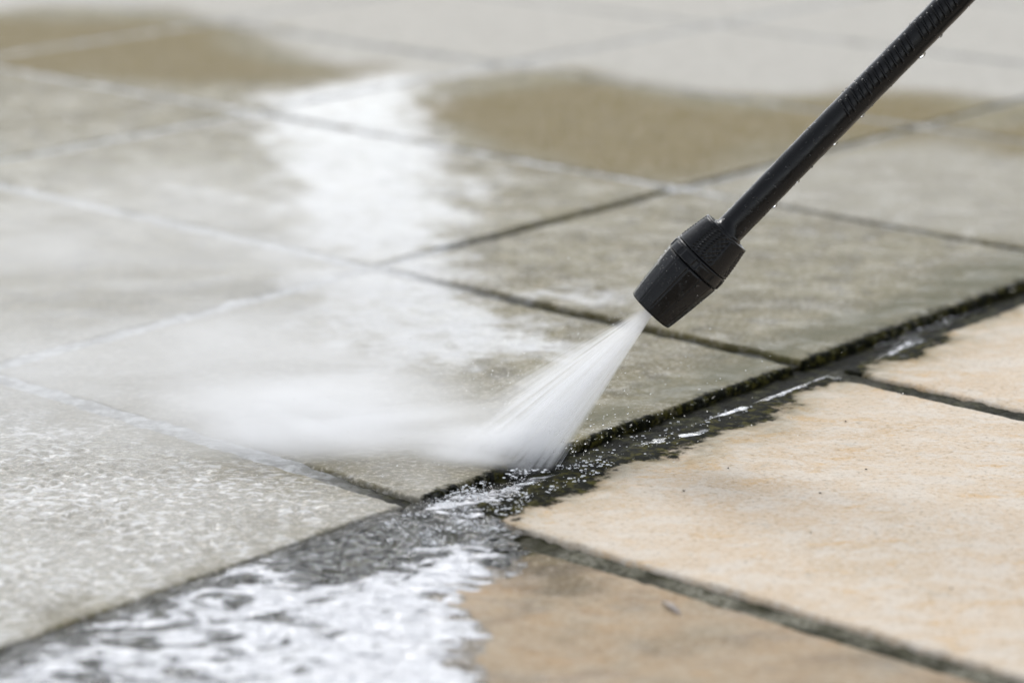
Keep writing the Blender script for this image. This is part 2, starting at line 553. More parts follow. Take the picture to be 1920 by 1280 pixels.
def paving_stone(s0, s1, t0, t1, step, parent, seed, lift=0.0, tilt=(0, 0)):
    ns, nt = max(4, int((s1 - s0) / step)), max(4, int((t1 - t0) / step))
    def axis(a, b, n):
        x = np.linspace(0, 1, n + 1)
        e = 0.006 / (b - a)
        x = np.concatenate([[0, e * .15, e * .4, e * .75], x[(x > e) & (x < 1 - e)], [1 - e * .75, 1 - e * .4, 1 - e * .15, 1]])
        return a + (b - a) * x
    sx, tx = axis(s0, s1, ns), axis(t0, t1, nt)
    gs, gt = np.meshgrid(sx, tx, indexing='ij')
    s, t = gs.ravel(), gt.ravel()
    d = np.minimum(np.minimum(s - s0, s1 - s), np.minimum(t - t0, t1 - t))
    # worn arris: nibble the outline and round it over
    wob = 0.0022 * fbm(s, t, 0.03, 3, seed + 5) + 0.0012 * fbm(s, t, 0.008, 2, seed + 6)
    z = stone_height(s, t, seed, 1.0) + lift + tilt[0] * (s - (s0 + s1) / 2) + tilt[1] * (t - (t0 + t1) / 2)
    sp = sstep(-.03, .05, signed(P_PALE[2], s, t))
    if sp.max() > 0:
        bd = fbm(s * 0.9, t, 0.0085, 2, 909)
        z = z + sp * 0.0024 * np.clip(bd + 0.05, -0.1, 0.5) * (0.5 + 0.9 * sstep(-0.3, 0.3, fbm(s, t, 0.09, 2, 33))) 
    r = np.clip(d / 0.0036, 0, 1)
    z = z - 0.0030 * (1 - np.sqrt(np.clip(1 - (1 - r) ** 2, 0, 1))) - 0.0015 * np.clip(fbm(s, t, 0.02, 3, seed + 7), 0, 1) * (1 - sstep(0, 0.012, d))
    ss = s + np.where((s - s0) < 0.004, wob, 0) - np.where((s1 - s) < 0.004, wob, 0)
    tt = t + np.where((t - t0) < 0.004, wob, 0) - np.where((t1 - t) < 0.004, wob, 0)
    A, B = len(sx), len(tx)
    idx = np.arange(A * B).reshape(A, B)
    f = np.stack([idx[:-1, :-1], idx[1:, :-1], idx[1:, 1:], idx[:-1, 1:]], -1).reshape(-1, 4)
    ring = np.concatenate([idx[:, 0], idx[-1, 1:], idx[-2::-1, -1], idx[0, -2:0:-1]])
    k = len(ring)
    low = np.arange(A * B, A * B + k)
    sk = np.stack([ring, low, np.roll(low, -1), np.roll(ring, -1)], 1)
    s_all, t_all = np.concatenate([ss, ss[ring]]), np.concatenate([tt, tt[ring]])
    z_all = np.concatenate([z, np.full(k, -0.028)])
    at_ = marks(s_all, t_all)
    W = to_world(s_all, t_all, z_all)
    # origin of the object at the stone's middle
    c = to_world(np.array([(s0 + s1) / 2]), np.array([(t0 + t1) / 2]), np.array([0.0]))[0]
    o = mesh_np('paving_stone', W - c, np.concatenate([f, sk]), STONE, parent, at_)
    o.location = c
    return o


def in_view(s0, s1, t0, t1, mx=330, my=120):
    a, b = np.meshgrid(np.linspace(s0, s1, 9), np.linspace(t0, t1, 9))
    w = to_world(a.ravel(), b.ravel(), np.zeros(81))
    rel = w - np.array([0, 0, H])
    dep = rel @ np.array(FWD)
    ok = dep > 0.2
    px = 960 + FPX * (rel @ np.array(RT)) / dep
    py = 640 - FPX * (rel @ np.array(UPV)) / dep
    v = ok & (px > -mx) & (px < 1920 + mx) & (py > -my) & (py < 1280 + my)
    return v.any(), (float(dep[v].min()) if v.any() else 9)


# the mortar bed carries the stones
pb = np.array([[s_lines[-1], t_lines[0]], [s_lines[0], t_lines[0]], [s_lines[0], t_lines[-1]], [s_lines[-1], t_lines[-1]]])
patio = mesh_np('patio', to_world(pb[:, 0], pb[:, 1], np.full(4, -0.022)), [(0, 1, 2, 3)], MORTAR)
patio['kind'] = 'structure'

JB = 0.034     # width of the wide gully joint
n_stone = 0
ss_sorted = sorted(s_lines)
for i in range(len(ss_sorted) - 1):
    for j in range(len(t_lines) - 1):
        a0, a1, b0, b1 = ss_sorted[i], ss_sorted[i + 1], t_lines[j], t_lines[j + 1]
        vis, dep = in_view(a0, a1, b0, b1)
        if not vis:
            continue
        wide = abs(a0 - sB[0]) < 1e-6
        right = a0 >= sB[0] - 1e-6
        ja = 0.022 if right else 0.015
        s0 = a0 + (JB if wide else 0.015)
        s1, t0, t1 = a1, b0, b1 - ja
        if abs(b1 - tA[0]) < 1e-6 and right:
            t1 = b1 - 0.021
        step = 0.0022 if dep < 1.75 else 0.0035 if dep < 2.1 else 0.007 if dep < 2.8 else 0.014
        lift = 0.0
        if right and b1 <= tA[0] + 1e-6:
            lift = -0.0012
        stone = paving_stone(s0, s1, t0, t1, step, patio, 100 + 13 * i + 7 * j, lift + R.uniform(-.0006, .0006), (R.uniform(-.002, .002), R.uniform(-.002, .002)))
        if right:
            stone['label'] = 'dry cream paving stone washed clean' if b0 >= tA[0] - 1e-6 else 'wet tan paving stone half under white runoff'
        n_stone += 1


# mortar in the joints, gritty and slightly sunk
def fv(f, s, t):
    return np.clip((f(s, t) if callable(f) else f) + 0 * s, 0, 1)


def mortar_joint(s0, s1, t0, t1, step, depth, dirt, film, seed):
    ns, nt = max(2, int((s1 - s0) / step)), max(2, int((t1 - t0) / step))
    gs, gt = np.meshgrid(np.linspace(s0, s1, ns + 1), np.linspace(t0, t1, nt + 1), indexing='ij')
    s, t = gs.ravel(), gt.ravel()
    film = fv(film, s, t)
    z = -depth - 0.004 * (1 - film) * (np.max(film) > 0.5) + 0.0016 * fbm(s, t, 0.03, 3, seed) + 0.0016 * fbm(s, t, 0.007, 3, seed + 3) * (1 - film)
    idx = np.arange((ns + 1) * (nt + 1)).reshape(ns + 1, nt + 1)
    f = np.stack([idx[:-1, :-1], idx[1:, :-1], idx[1:, 1:], idx[:-1, 1:]], -1).reshape(-1, 4)
    d = fv(dirt, s, t)
    return mesh_np('mortar_joint', to_world(s, t, z), f, MORTAR, patio, {'film': film, 'grime': d})


mortar_joint(sB[0] - 0.004, sB[0] + JB + 0.004, 0.75, 3.4, 0.0025, 0.0075, 1.0, 0.0, 300)
mortar_joint(sB[0] + JB + 0.004, sB[0] + DS + .05, tA[0] - 0.025, tA[0] + 0.004, 0.0022, 0.0042,
             lambda s, t: 0.30 + 0.35 * fbm(s, t, 0.05, 3, 71) + 0.6 * np.exp(-(s - sB[0]) / 0.06), 0.0, 310)
mortar_joint(sB[0] + JB - 0.008, sB[0] + 1.2 * DS, tA[1] - 0.026, tA[1] + 0.004, 0.003, 0.0034, lambda s, t: 0.75 + 0.5 * fbm(s, t, 0.04, 3, 73), 0.0, 320)
def ragged(f):
    return lambda s, t: f(s, t) + 0.35 * fbm(s, t, 0.05, 3, 61)


for k, t_ in enumerate(tA):
    # water-filled on the left where the jet has passed, mossy on the right
    if k == 0:
        fl = ragged(lambda s, t: 0.95 * sstep(sB[0] - 0.01, sB[0] - 0.12, s))
        mortar_joint(-3.0, sB[0] + 0.004, t_ - 0.018, t_ + 0.003, 0.004, 0.0009, lambda s, t: sstep(sB[0] - 0.12, sB[0], s), fl, 330)
    elif k == 1:
        fl = ragged(lambda s, t: 0.95 * sstep(sB[1] + 0.20, sB[1] + 0.02, s))
        mortar_joint(-3.0, sB[0] - 0.004, t_ - 0.018, t_ + 0.003, 0.004, 0.0009, lambda s, t: 0.8 * sstep(sB[1] + 0.05, sB[1] + .2, s), fl, 331)
    else:
        mortar_joint(-3.4, sB[0] - 0.004, t_ - 0.019, t_ + 0.003, 0.006, 0.0009, 0.0, ragged(lambda s, t: 0.92 - 0.5 * sstep(sB[1], sB[1] + .2, s)), 332)
for k, t_ in enumerate(t_lines):
    if t_ > tA[2] + 0.1:
        mortar_joint(-4.6, sB[0], t_ - 0.022, t_ + 0.006, 0.02, -0.0006, 0.12, 0.62, 370 + k)
for k, s_ in enumerate(sB[1:]):
    fl = ragged(lambda s, t: 0.95 - 0.95 * sstep(tA[1] + 0.06, tA[1] + 0.14, t) + 0.55 * sstep(tA[2] - 0.12, tA[2], t)) if k == 0 else 0.9
    mortar_joint(s_ - 0.003, s_ + 0.019, 0.7, tA[2] + 1.2, 0.005, 0.0009, (lambda s, t: 0.7 * sstep(tA[1] + .06, tA[1] + .14, t) * sstep(tA[2], tA[2] - .1, t)) if k == 0 else 0.0, fl, 350 + k)
for k, s_ in enumerate(s_lines):
    if s_ < sB[2] - 0.1:
        mortar_joint(s_ - 0.003, s_ + 0.019, 1.5, 6.5, 0.02, -0.0006, 0.12, 0.62, 390 + k)

# ------------------------------------------------------------------ water in the gully and over the near corner
P_PUDDLE = poly([(-250, 1310), (0, 1222), (350, 1090), (560, 1018), (760, 945), (850, 930), (960, 960), (985, 985), (950, 1030), (968, 1075), (905, 1110),
                 (890, 1150), (925, 1185), (880, 1225), (930, 1290), (890, 1420), (-250, 1450)])
P_GULLY = [poly(p) for p in (
    [(1630, 622), (1690, 588), (1765, 562), (1830, 540), (1925, 502), (1925, 518), (1830, 562), (1765, 592), (1690, 616), (1640, 634)],
    [(1655, 655), (1700, 626), (1722, 622), (1705, 640), (1665, 660)],
    [(1330, 770), (1400, 748), (1450, 730), (1550, 697), (1565, 706), (1470, 746), (1390, 776), (1340, 788)],
    [(1180, 830), (1330, 800), (1400, 790), (1330, 812), (1200, 848)],
    [(780, 950), (1000, 880), (1080, 870), (1000, 930), (860, 985)])]
P_FROTH_GLARE = poly([(-250, 1300), (0, 1228), (350, 1096), (520, 1040), (600, 1085), (700, 1075), (760, 1040), (900, 1005), (985, 1010), (930, 1050), (960, 1085), (880, 1120),
                (880, 1170), (925, 1190), (870, 1230), (940, 1300), (860, 1420), (-250, 1460)])
P_WHITE = poly([(640, 1110), (820, 1060), (960, 1020), (960, 1090), (890, 1160), (930, 1190), (880, 1230), (940, 1300), (860, 1420), (420, 1420), (560, 1230)])


def water_sheet():
    step = 0.0028
    s0, s1, t0, t1 = -1.26, -0.86, 0.72, 2.75
    ns, nt = int((s1 - s0) / step), int((t1 - t0) / step)
    gs, gt = np.meshgrid(np.linspace(s0, s1, ns + 1), np.linspace(t0, t1, nt + 1), indexing='ij')
    s, t = gs.ravel(), gt.ravel()
    n1, n2 = fbm(s, t, 0.04, 4, 501), fbm(s, t, 0.012, 3, 507)
    dp = signed(P_PUDDLE, s, t) + 0.018 * n1 + 0.008 * n2
    dg = np.max([signed(P, s, t) for P in P_GULLY], 0) + 0.004 * n1 + 0.004 * n2
    thick = np.maximum(np.clip(dp * 0.08, -0.01, 0.0020), np.where(s < sB[0] + JB, -0.0045, 0) + np.clip(dg * 0.3, -0.01, 0.0016))
    level = -0.0012
    # ripples driven away from the jet
    rp = 0.0030 * fbm(s * 1.0, t * 1.6, 0.026, 3, 520) * sstep(0.0, 0.02, np.maximum(dp, dg))
    z = level + thick + rp
    idx = np.arange((ns + 1) * (nt + 1)).reshape(ns + 1, nt + 1)
    f = np.stack([idx[:-1, :-1], idx[1:, :-1], idx[1:, 1:], idx[:-1, 1:]], -1).reshape(-1, 4)
    keep = ((np.maximum(dp, dg) > -0.008) & (s > sB[0] + 0.001))[f].all(1)
    f = f[keep]
    used, inv = np.unique(f, return_inverse=True)
    fr = np.maximum(sstep(-0.02, 0.035, signed(P_FROTH_GLARE, s, t) + 0.02 * n1) * np.where(fbm(s, t, 0.2, 2, 5) > -9, 0.72 + 0.45 * sstep(-0.03, 0.04, signed(P_WHITE, s, t)), 0), 0.62 * sstep(0, 0.003, dg))  # where sky glare on runoff and gully ribbons is painted white
    o = mesh_np('water', to_world(s[used], t[used], z[used]), inv.reshape(-1, 4), WATER, None, {'froth_glare': fr[used]})
    o['kind'] = 'structure'
    return o


water_sheet()


# ------------------------------------------------------------------ pressure washer lance
def lathe(profile, seg, rfun=None):
    """profile: list of (radius, z); rfun(angle, z, r) -> extra radius"""
    vs, fs = [], []
    for r, z in profile:
        for k in range(seg):
            a = 2 * math.pi * k / seg
            rr = r + (rfun(a, z, r) if rfun else 0)
            vs.append((rr * math.cos(a), rr * math.sin(a), z))
    m = len(profile)
    for i in range(m - 1):
        for k in range(seg):
            k2 = (k + 1) % seg
            fs.append((i * seg + k, i * seg + k2, (i + 1) * seg + k2, (i + 1) * seg + k))
    return vs, fs


DEPTH = 1.78
MM = DEPTH / FPX           # one photo pixel at the lance, in metres
TILT = math.radians(8)
axis = (math.cos(TILT) * (0.696 * RT + 0.717 * UPV) - math.sin(TILT) * FWD).normalized()
xax = (-FWD - (-FWD).dot(axis) * axis).normalized()
yax = axis.cross(xax)
mouth = at(1219, 583, DEPTH)
lance = bpy.data.objects.new('pressure_washer_lance', None)
lance.empty_display_size = 0.05
link(lance)
Mx = Matrix.Identity(4)
for r_ in range(3):
    Mx[r_][0], Mx[r_][1], Mx[r_][2], Mx[r_][3] = xax[r_], yax[r_], axis[r_], mouth[r_]
lance.matrix_world = Mx
lance['label'] = 'black ribbed pressure washer lance tube ending in a faceted nozzle above the gully'
lance['category'] = 'pressure washer'

# guard: tapered barrel with flats and creases
L1, L2, L3 = 112 * MM, 140 * MM, 206 * MM
NFAC = 12


def facet(a, z, r):
    w = (a * NFAC / (2 * math.pi) + 0.2) % 1.0
    x = abs(w - 0.5) * 2                        # 1 at a crease
    flat = r * (math.cos(math.pi / NFAC) / math.cos((w - 0.5) * 2 * math.pi / NFAC) - 1) * 0.8
    groove = -0.0009 * math.exp(-((1 - x) / 0.085) ** 2)
    k = min(1, z / 0.004)
    return flat + groove * k


pr = [(0.0118, 0.006), (0.0122, 0.0012), (0.0132, 0.0003)]
rb, rm = 47.5 * MM, 60.5 * MM
pr += [(rb - 0.0012, 0.0), (rb - 0.0004, 0.0003), (rb, 0.0012)]
for k in range(1, 25):
    u = k / 24
    pr.append((rb + (rm - rb) * (u ** 0.85), 0.0012 + (L1 - 0.0012) * u))
pr += [(rm - 0.0004, L1 + 0.0004), (rm - 0.0012, L1 + 0.0008)]
v, f = lathe(pr, 240, facet)
mesh_np('nozzle_guard', v, f, BLACK2, lance)
# mouth: recessed disc with the jet orifice
v, f = lathe([(0.0128, 0.0045), (0.0045, 0.0052), (0.004, 0.0030), (0.0018, 0.0026), (0.0012, 0.0060), (0.0001, 0.0062)], 48)
mesh_np('nozzle_tip', v, f, BORE, lance)

# band between guard and collar: bayonet ring of separate lugs
def band_r(a, z, r):
    w = (a * 10 / (2 * math.pi)) % 1.0
    return (0.0006 if 0.08 < w < 0.80 else -0.0002) if L1 + .0022 < z < L2 - .0024 else 0


v, f = lathe([(rm - 0.0022, L1 - 0.001), (rm - 0.0022, L1 + 0.0008), (rm - 0.0004, L1 + 0.0010), (rm + 0.0002, L1 + 0.0018), (rm - 0.0003, L1 + 0.0023), (rm - 0.0004, L1 + 0.0028)]
             + [(rm - 0.0004, L1 + 0.0028 + (L2 - L1 - 0.0056) * k / 4) for k in range(1, 5)]
             + [(rm - 0.0004, L2 - 0.0022), (rm + 0.0001, L2 - 0.0018), (rm - 0.0002, L2 - 0.0006), (rm - 0.0022, L2 - 0.0003), (rm - 0.0022, L2 + .001)], 240, band_r)
mesh_np('nozzle_band', v, f, BLACK2, lance)

# collar: knurled panels between smooth ones
rt = 49.5 * MM


def knurl(a, z, r):
    w = (a * 4 / (2 * math.pi) + 0.42) % 1.0
    inz = L2 + 0.0012 < z < L3 - 0.0016
    if not inz:
        return 0
    e = min(w - 0.06, 0.62 - w)
    if e < 0:
        return 0.0002 if e < -0.015 else 0.0
    q = 0.0021
    x = a * r
    k = abs(math.sin(math.pi * (x + z) / q / 2)) * abs(math.sin(math.pi * (x - z) / q / 2))
    return -0.0008 + 0.0008 * k


prof = [(rm - 0.002, L2 - 0.0002), (rm - 0.0007, L2), (rm - 0.0003, L2 + 0.0006)]
nk = 96
for k in range(nk + 1):
    u = k / nk
    prof.append((rm - 0.0003 + (rt - rm + 0.0003) * u ** 1.25, L2 + 0.0008 + (L3 - L2 - 0.0014) * u))
prof += [(rt - 0.0002, L3 - 0.0002), (rt - 0.0008, L3), (rt - 0.0026, L3 - 0.0001), (rt - 0.0034, L3 - 0.0010), (rt - 0.0040, L3 - 0.0016), (0.0090, L3 - 0.0018)]
v, f = lathe(prof, 560, knurl)
mesh_np('nozzle_collar', v, f, BLACK2, lance)

# tube, with the raised grip ribs as pieces of it
RT_ = 28.2 * MM
Lt = 0.62


def tube_r(a, z, r):
    return 0.00012 * math.sin(3 * a + z * 40) + 0.00008 * math.sin(z * 310 + 2 * a)


tp = [(RT_ + 0.0011, L3 - 0.003), (RT_ + 0.0012, L3 + 0.0008), (RT_ + 0.0006, L3 + 0.0014), (RT_, L3 + 0.0018)]
tp += [(RT_, L3 + 0.0018 + (Lt - L3 - 0.0018) * k / 90) for k in range(1, 91)] + [(RT_ - .002, Lt + .001), (0.0001, Lt + .001)]
v, f = lathe(tp, 64, tube_r)
tube = mesh_np('lance_tube', v, f, BLACK, lance)


def rib_mesh(a0, a1, width, rise):
    """rounded bar hugging the tube"""
    vs, fs = [], []
    n, m = 14, 8
    for i in range(n + 1):
        u = i / n
        a = math.radians(a0 + (a1 - a0) * u)
        e = min(1.0, math.sqrt(max(0.0, 1 - (abs(u - 0.5) * 2) ** 6)) + 0.05)
        for j in range(m):
            th = 2 * math.pi * j / m
            rr = RT_ + rise * e * math.sin(th) * (1 if math.sin(th) > 0 else 0.5)
            dz = width * 0.5 * math.cos(th) * (0.5 + 0.5 * e) - 0.30 * RT_ * math.sin(a + 0.2)
            vs.append((rr * math.cos(a), rr * math.sin(a), dz))
    for i in range(n):
        for j in range(m):
            j2 = (j + 1) % m
            fs.append((i * m + j, i * m + j2, (i + 1) * m + j2, (i + 1) * m + j))
    fs += [tuple(range(m - 1, -1, -1)), tuple(n * m + j for j in range(m))]
    me = bpy.data.meshes.new('grip_rib')
    me.from_pydata(vs, [], fs)
    me.materials.append(BLACK)
    me.polygons.foreach_set('use_smooth', [True] * len(me.polygons))
    return me


RIBS = [rib_mesh(-50, 26, 0.0022, 0.0023), rib_mesh(-44, 32, 0.0021, 0.0021), rib_mesh(-54, 22, 0.0023, 0.0024)]
z_first = L3 + 315 * MM
k = 0
z = z_first
while z < z_first + 0.20:
    if k not in (13, 21):
        o = bpy.data.objects.new('grip_rib', RIBS[k % 3])
        link(o, tube)
        o.location = (0, 0, z)
        o.rotation_euler = (0, 0, R.uniform(-.05, .05))
    z += 0.0050 + R.uniform(-.0002, .0002)
    k += 1


def blobs(name, items, mat, parent, sub=2, flat=None):
    """many little drops joined: items = (centre, radius, squash vector)"""
    bm = bmesh.new()
    bmesh.ops.create_icosphere(bm, subdivisions=sub, radius=1)
    bv = np.array([v.co[:] for v in bm.verts])
    bf = np.array([[v.index for v in f.verts] for f in bm.faces])
    bm.free()
    V_, F_ = [], []
    for i, (c, r, sq) in enumerate(items):
        V_.append(bv * r * np.array(sq) + np.array(c))
        F_.append(bf + i * len(bv))
    return mesh_np(name, np.concatenate(V_), np.concatenate(F_), mat, parent)


# beads of water clinging to tube and nozzle
items = []
for k in range(260):
    z = R.uniform(L3 + 0.004, 0.36)
    a = math.radians(R.gauss(-10, 65))
    r = R.choice([0.0003, 0.0004, 0.0004, 0.0005, 0.0008])
    items.append(((RT_ * math.cos(a), RT_ * math.sin(a), z), r, (1, 1, 1.2)))
for z, r in ((0.108, 0.0017), (0.165, 0.0013), (0.190, 0.0012), (0.245, 0.0022), (0.262, 0.0013), (0.3, 0.0015), (0.13, 0.001)):
    a = math.radians(83)
    items.append(((RT_ * math.cos(a), RT_ * math.sin(a), z), r, (1, 0.8, 1.4)))
b = blobs('water_bead', items, DROP, tube, 2)
b['kind'] = 'stuff'
items = []
for k in range(170):
    u = R.random()
    z = 0.003 + (L1 - 0.005) * u
    a = math.radians(R.gauss(-25, 60))
    rr = rb + (rm - rb) * (u ** 0.85) + facet(a, z, rb)
    items.append(((rr * math.cos(a), rr * math.sin(a), z), R.choice([0.00025, 0.0003, 0.0004, 0.0006]), (1, 1, 1.5)))
b = blobs('water_bead', items, DROP, lance, 1)
b['kind'] = 'stuff'

# ------------------------------------------------------------------ water jet and mist
tip = mouth + axis * 0.002
hit = floor_at(950, 852)
# fan axis and its two side directions
jd = (hit - tip)
JL = jd.length
jz = jd.normalized()
jx = (RT * -0.72 - UPV * 0.69)
jx = (RT - RT.dot(jz) * jz).normalized()          # towards the right of the picture
jy = jz.cross(jx)


def jet_volume():
    m, n = new_mat('jet_spray')
    tc = n.node('ShaderNodeTexCoord').outputs['Object']
    sep = n.node('ShaderNodeSeparateXYZ')
    n.put(sep.inputs[0], tc)
    x, y, z = sep.outputs
    zz = n.math('ADD', n.math('MAXIMUM', z, 0.0), 0.012)
    ax = n.math('DIVIDE', x, zz)
    ay = n.math('DIVIDE', y, zz)
    cmb = n.node('ShaderNodeCombineXYZ')
    n.put(cmb.inputs[0], n.math('MULTIPLY', ax, 46.0))
    n.put(cmb.inputs[1], n.math('MULTIPLY', ay, 5.0))
    n.put(cmb.inputs[2], n.math('MULTIPLY', z, 9.0))
    streak = n.noise(cmb.outputs[0], 1.0, 3, 0.6)
    st_ = n.math('ADD', 0.42, n.math('MULTIPLY', n.ramp(streak, 0.34, 0.66), 1.1))
    # soft to the left, firm to the right, thin front to back
    left = n.ramp(ax, -0.34, 0.06)
    right = n.ramp(ax, 0.235, 0.13)
    dep = n.ramp(n.math('ABSOLUTE', ay), 0.19, 0.02)
    prof = n.math('MULTIPLY', n.math('MULTIPLY', left, right), dep)
    fall = n.math('DIVIDE', 14.5, n.math('ADD', n.math('MAXIMUM', z, 0.0), 0.016))
    tail = n.math('ADD', 1.0, n.math('MULTIPLY', n.math('MULTIPLY', n.ramp(z, JL - 0.05, JL), n.ramp(ax, 0.02, -0.2)), -0.8))
    d = n.math('MULTIPLY', n.math('MULTIPLY', n.math('MULTIPLY', prof, fall), st_), tail)
    v = n.node('ShaderNodeVolumePrincipled')
    v.inputs['Color'].default_value = (0.985, 0.99, 1.0, 1)
    v.inputs['Anisotropy'].default_value = 0.25
    n.put(v.inputs['Density'], d)
    n.out(vol=v.outputs[0])
    return m


vs, fs = [], []
seg, rings = 28, 16
for i in range(rings + 1):
    z = -0.001 + (JL + 0.03) * i / rings
    q = z + 0.012
    for k in range(seg):
        a = 2 * math.pi * k / seg
        cx, cy = math.cos(a), math.sin(a)
        vs.append((q * (0.245 * cx if cx > 0 else 0.41 * cx), 0.20 * q * cy, z))
for i in range(rings):
    for k in range(seg):
        k2 = (k + 1) % seg
        fs.append((i * seg + k, i * seg + k2, (i + 1) * seg + k2, (i + 1) * seg + k))
fs += [tuple(range(seg - 1, -1, -1)), tuple(rings * seg + k for k in range(seg))]
jet = mesh_np('water_jet', vs, fs, jet_volume())
Mj = Matrix.Identity(4)
for r_ in range(3):
    Mj[r_][0], Mj[r_][1], Mj[r_][2], Mj[r_][3] = jx[r_], jy[r_], jz[r_], tip[r_]
jet.matrix_world = Mj
jet['label'] = 'white fan of pressurised water shooting from the black nozzle onto the gully'
jet['category'] = 'water jet'


def mist(name, c, half, dens, kz, seed, edge=(0.035, -0.16)):
    """low bank of spray: a closed dome lying on the paving, thicker at its foot"""
    m, n = new_mat(name + '_volume')
    tc = n.node('ShaderNodeTexCoord').outputs['Object']
    sep = n.node('ShaderNodeSeparateXYZ')
    n.put(sep.inputs[0], tc)
    x, y, z = (sep.outputs[i] for i in range(3))
    xs = n.math('DIVIDE', x, half[0])
    ys = n.math('DIVIDE', y, half[1])
    zs = n.math('DIVIDE', z, half[2])
    r2 = n.math('ADD', n.math('ADD', n.math('MULTIPLY', xs, xs), n.math('MULTIPLY', ys, ys)), n.math('MULTIPLY', zs, zs))
    fo = n.ramp(n.math('SQRT', r2), 1.0, 0.12)
    nz = n.noise(n.mapping(tc, (0.7, 1.3, 3.0), loc=(seed, 0, 0)), 11.0, 5, 0.6, 0.8)
    wisps = n.math('ADD', 0.26, n.math('MULTIPLY', n.ramp(nz, 0.38, 0.66), 1.8))
    hz = n.math('EXPONENT', n.math('MULTIPLY', n.math('MAXIMUM', z, 0.0), -1.0 / kz))
    side = n.ramp(n.math('ADD', x, c[0]), hit.x + edge[0], hit.x + edge[1])
    d = n.math('MULTIPLY', n.math('MULTIPLY', n.math('MULTIPLY', n.math('MULTIPLY', fo, side), wisps), hz), dens)
    v = n.node('ShaderNodeVolumePrincipled')
    v.inputs['Color'].default_value = (0.985, 0.99, 1.0, 1)
    v.inputs['Anisotropy'].default_value = 0.2
    n.put(v.inputs['Density'], d)
    n.out(vol=v.outputs[0])
    bm = bmesh.new()
    bmesh.ops.create_icosphere(bm, subdivisions=3, radius=1.0)
    for v_ in bm.verts:
        v_.co = Vector((v_.co.x * half[0], v_.co.y * half[1], max(v_.co.z, -0.12) * half[2]))
    me = bpy.data.meshes.new(name)
    bm.to_mesh(me)
    bm.free()
    me.materials.append(m)
    o = link(bpy.data.objects.new(name, me))
    o.location = c
    o['kind'] = 'stuff'
    return o


h = floor_at(900, 838)
mist('spray_mist', (h.x - 0.075, h.y + 0.04, 0.003), (0.20, 0.11, 0.055), 62.0, 0.016, 1.0)
h = floor_at(500, 775)
mist('spray_mist', (h.x, h.y + 0.03, 0.003), (0.40, 0.22, 0.075), 7.2, 0.024, 5.0)
mist('spray_mist', (hit.x - 0.012, hit.y + 0.004, 0.001), (0.062, 0.045, 0.026), 95.0, 0.011, 3.0, (0.07, 0.0))
h = floor_at(200, 600)
mist('spray_mist', (h.x, h.y + 0.06, 0.003), (0.50, 0.55, 0.14), 5.0, 0.06, 9.0)
# droplets in the air round the jet and skipping off the stones
items = []
for k in range(420):
    u = R.random() ** 0.6
    w = R.choice([R.gauss(0.2, 0.05), R.gauss(-0.25, 0.14)])
    q = tip + jz * (JL * u) + jx * (w * (JL * u + 0.01)) + jy * R.gauss(0, 0.05) * JL * u
    if q.z < 0.001:
        continue
    r = R.uniform(0.00012, 0.00038)
    items.append((tuple(q), r, (1, 1, 1)))
for k in range(700):
    # crown of fine splash thrown out where the jet lands
    a_, ln_ = R.uniform(-0.9, 3.9), abs(R.gauss(0, 0.03))
    items.append(((hit.x + 0.012 + math.cos(a_) * ln_, hit.y + math.sin(a_) * ln_ * 0.8, 0.001 + abs(R.gauss(0, 0.012))), R.choice([0.00015, 0.0002, 0.0003, 0.0005, 0.0008]), (1, 1, 1)))
for k in range(900):
    p = floor_at(R.gauss(780, 330), R.gauss(800, 60))
    zz = abs(R.gauss(0, 0.03)) + 0.001
    items.append(((p.x, p.y, zz), R.uniform(0.00015, 0.00055), (1, 1, 1)))
b = blobs('water_droplets', items, DROP, None, 1)
b['kind'] = 'stuff'

# threads of water along the firm side of the fan
tv, tf = [], []
for k in range(46):
    w = R.uniform(-0.24, 0.215) if k % 2 else R.uniform(0.10, 0.235)
    e = R.gauss(0, 0.05)
    z0 = R.uniform(0.004, JL * 0.8)
    z1 = z0 + R.uniform(0.012, 0.05)
    r = R.uniform(0.00005, 0.00011)
    i0 = len(tv)
    for z, q in ((z0, 0.2), (z0 * .6 + z1 * .4, 1.0), (z1, 0.1)):
        c = tip + jz * z + jx * (w * (z + 0.012)) + jy * (e * (z + 0.012))
        for j in range(4):
            an = j * math.pi / 2
            tv.append(tuple(c + jx * (r * q * math.cos(an)) + jy * (r * q * math.sin(an))))
    for j in range(4):
        j2 = (j + 1) % 4
        tf += [(i0 + j, i0 + j2, i0 + 4 + j2, i0 + 4 + j), (i0 + 4 + j, i0 + 4 + j2, i0 + 8 + j2, i0 + 8 + j)]
th = mesh_np('water_threads', tv, tf, FOAM_GLINT, None)
th['kind'] = 'stuff'

# flecks of foam riding in the gully, and white flecks standing in for glints
items = []
P_FLECK = poly([(720, 985), (860, 915), (960, 880), (1080, 860), (1180, 850), (1110, 900), (1000, 935), (950, 985), (900, 1030), (820, 1040), (760, 1010)])
smin, smax = P_FLECK.min(0), P_FLECK.max(0)
for k in range(3600):
    s_, t_ = R.uniform(smin[0], smax[0]), R.uniform(smin[1], smax[1])
    if signed(P_FLECK, np.array([s_]), np.array([t_]))[0] < 0:
        continue
    if fbm(np.array([s_]), np.array([t_]), 0.02, 2, 77)[0] < R.uniform(-0.15, 0.3):
        continue
    r = R.choice([0.0003, 0.0004, 0.0004, 0.0005, 0.0007, 0.0011])
    w = to_world(np.array([s_]), np.array([t_]), np.array([R.uniform(0.000, 0.0015)]))[0]
    items.append((tuple(w), r, (R.uniform(.8, 1.7), R.uniform(.7, 1.2), 0.4)))
P_GLINT = poly([(1060, 850), (1180, 800), (1300, 765), (1420, 745), (1400, 785), (1300, 820), (1230, 850), (1120, 880)])  # white blobs here stand in for glints on the wet gully
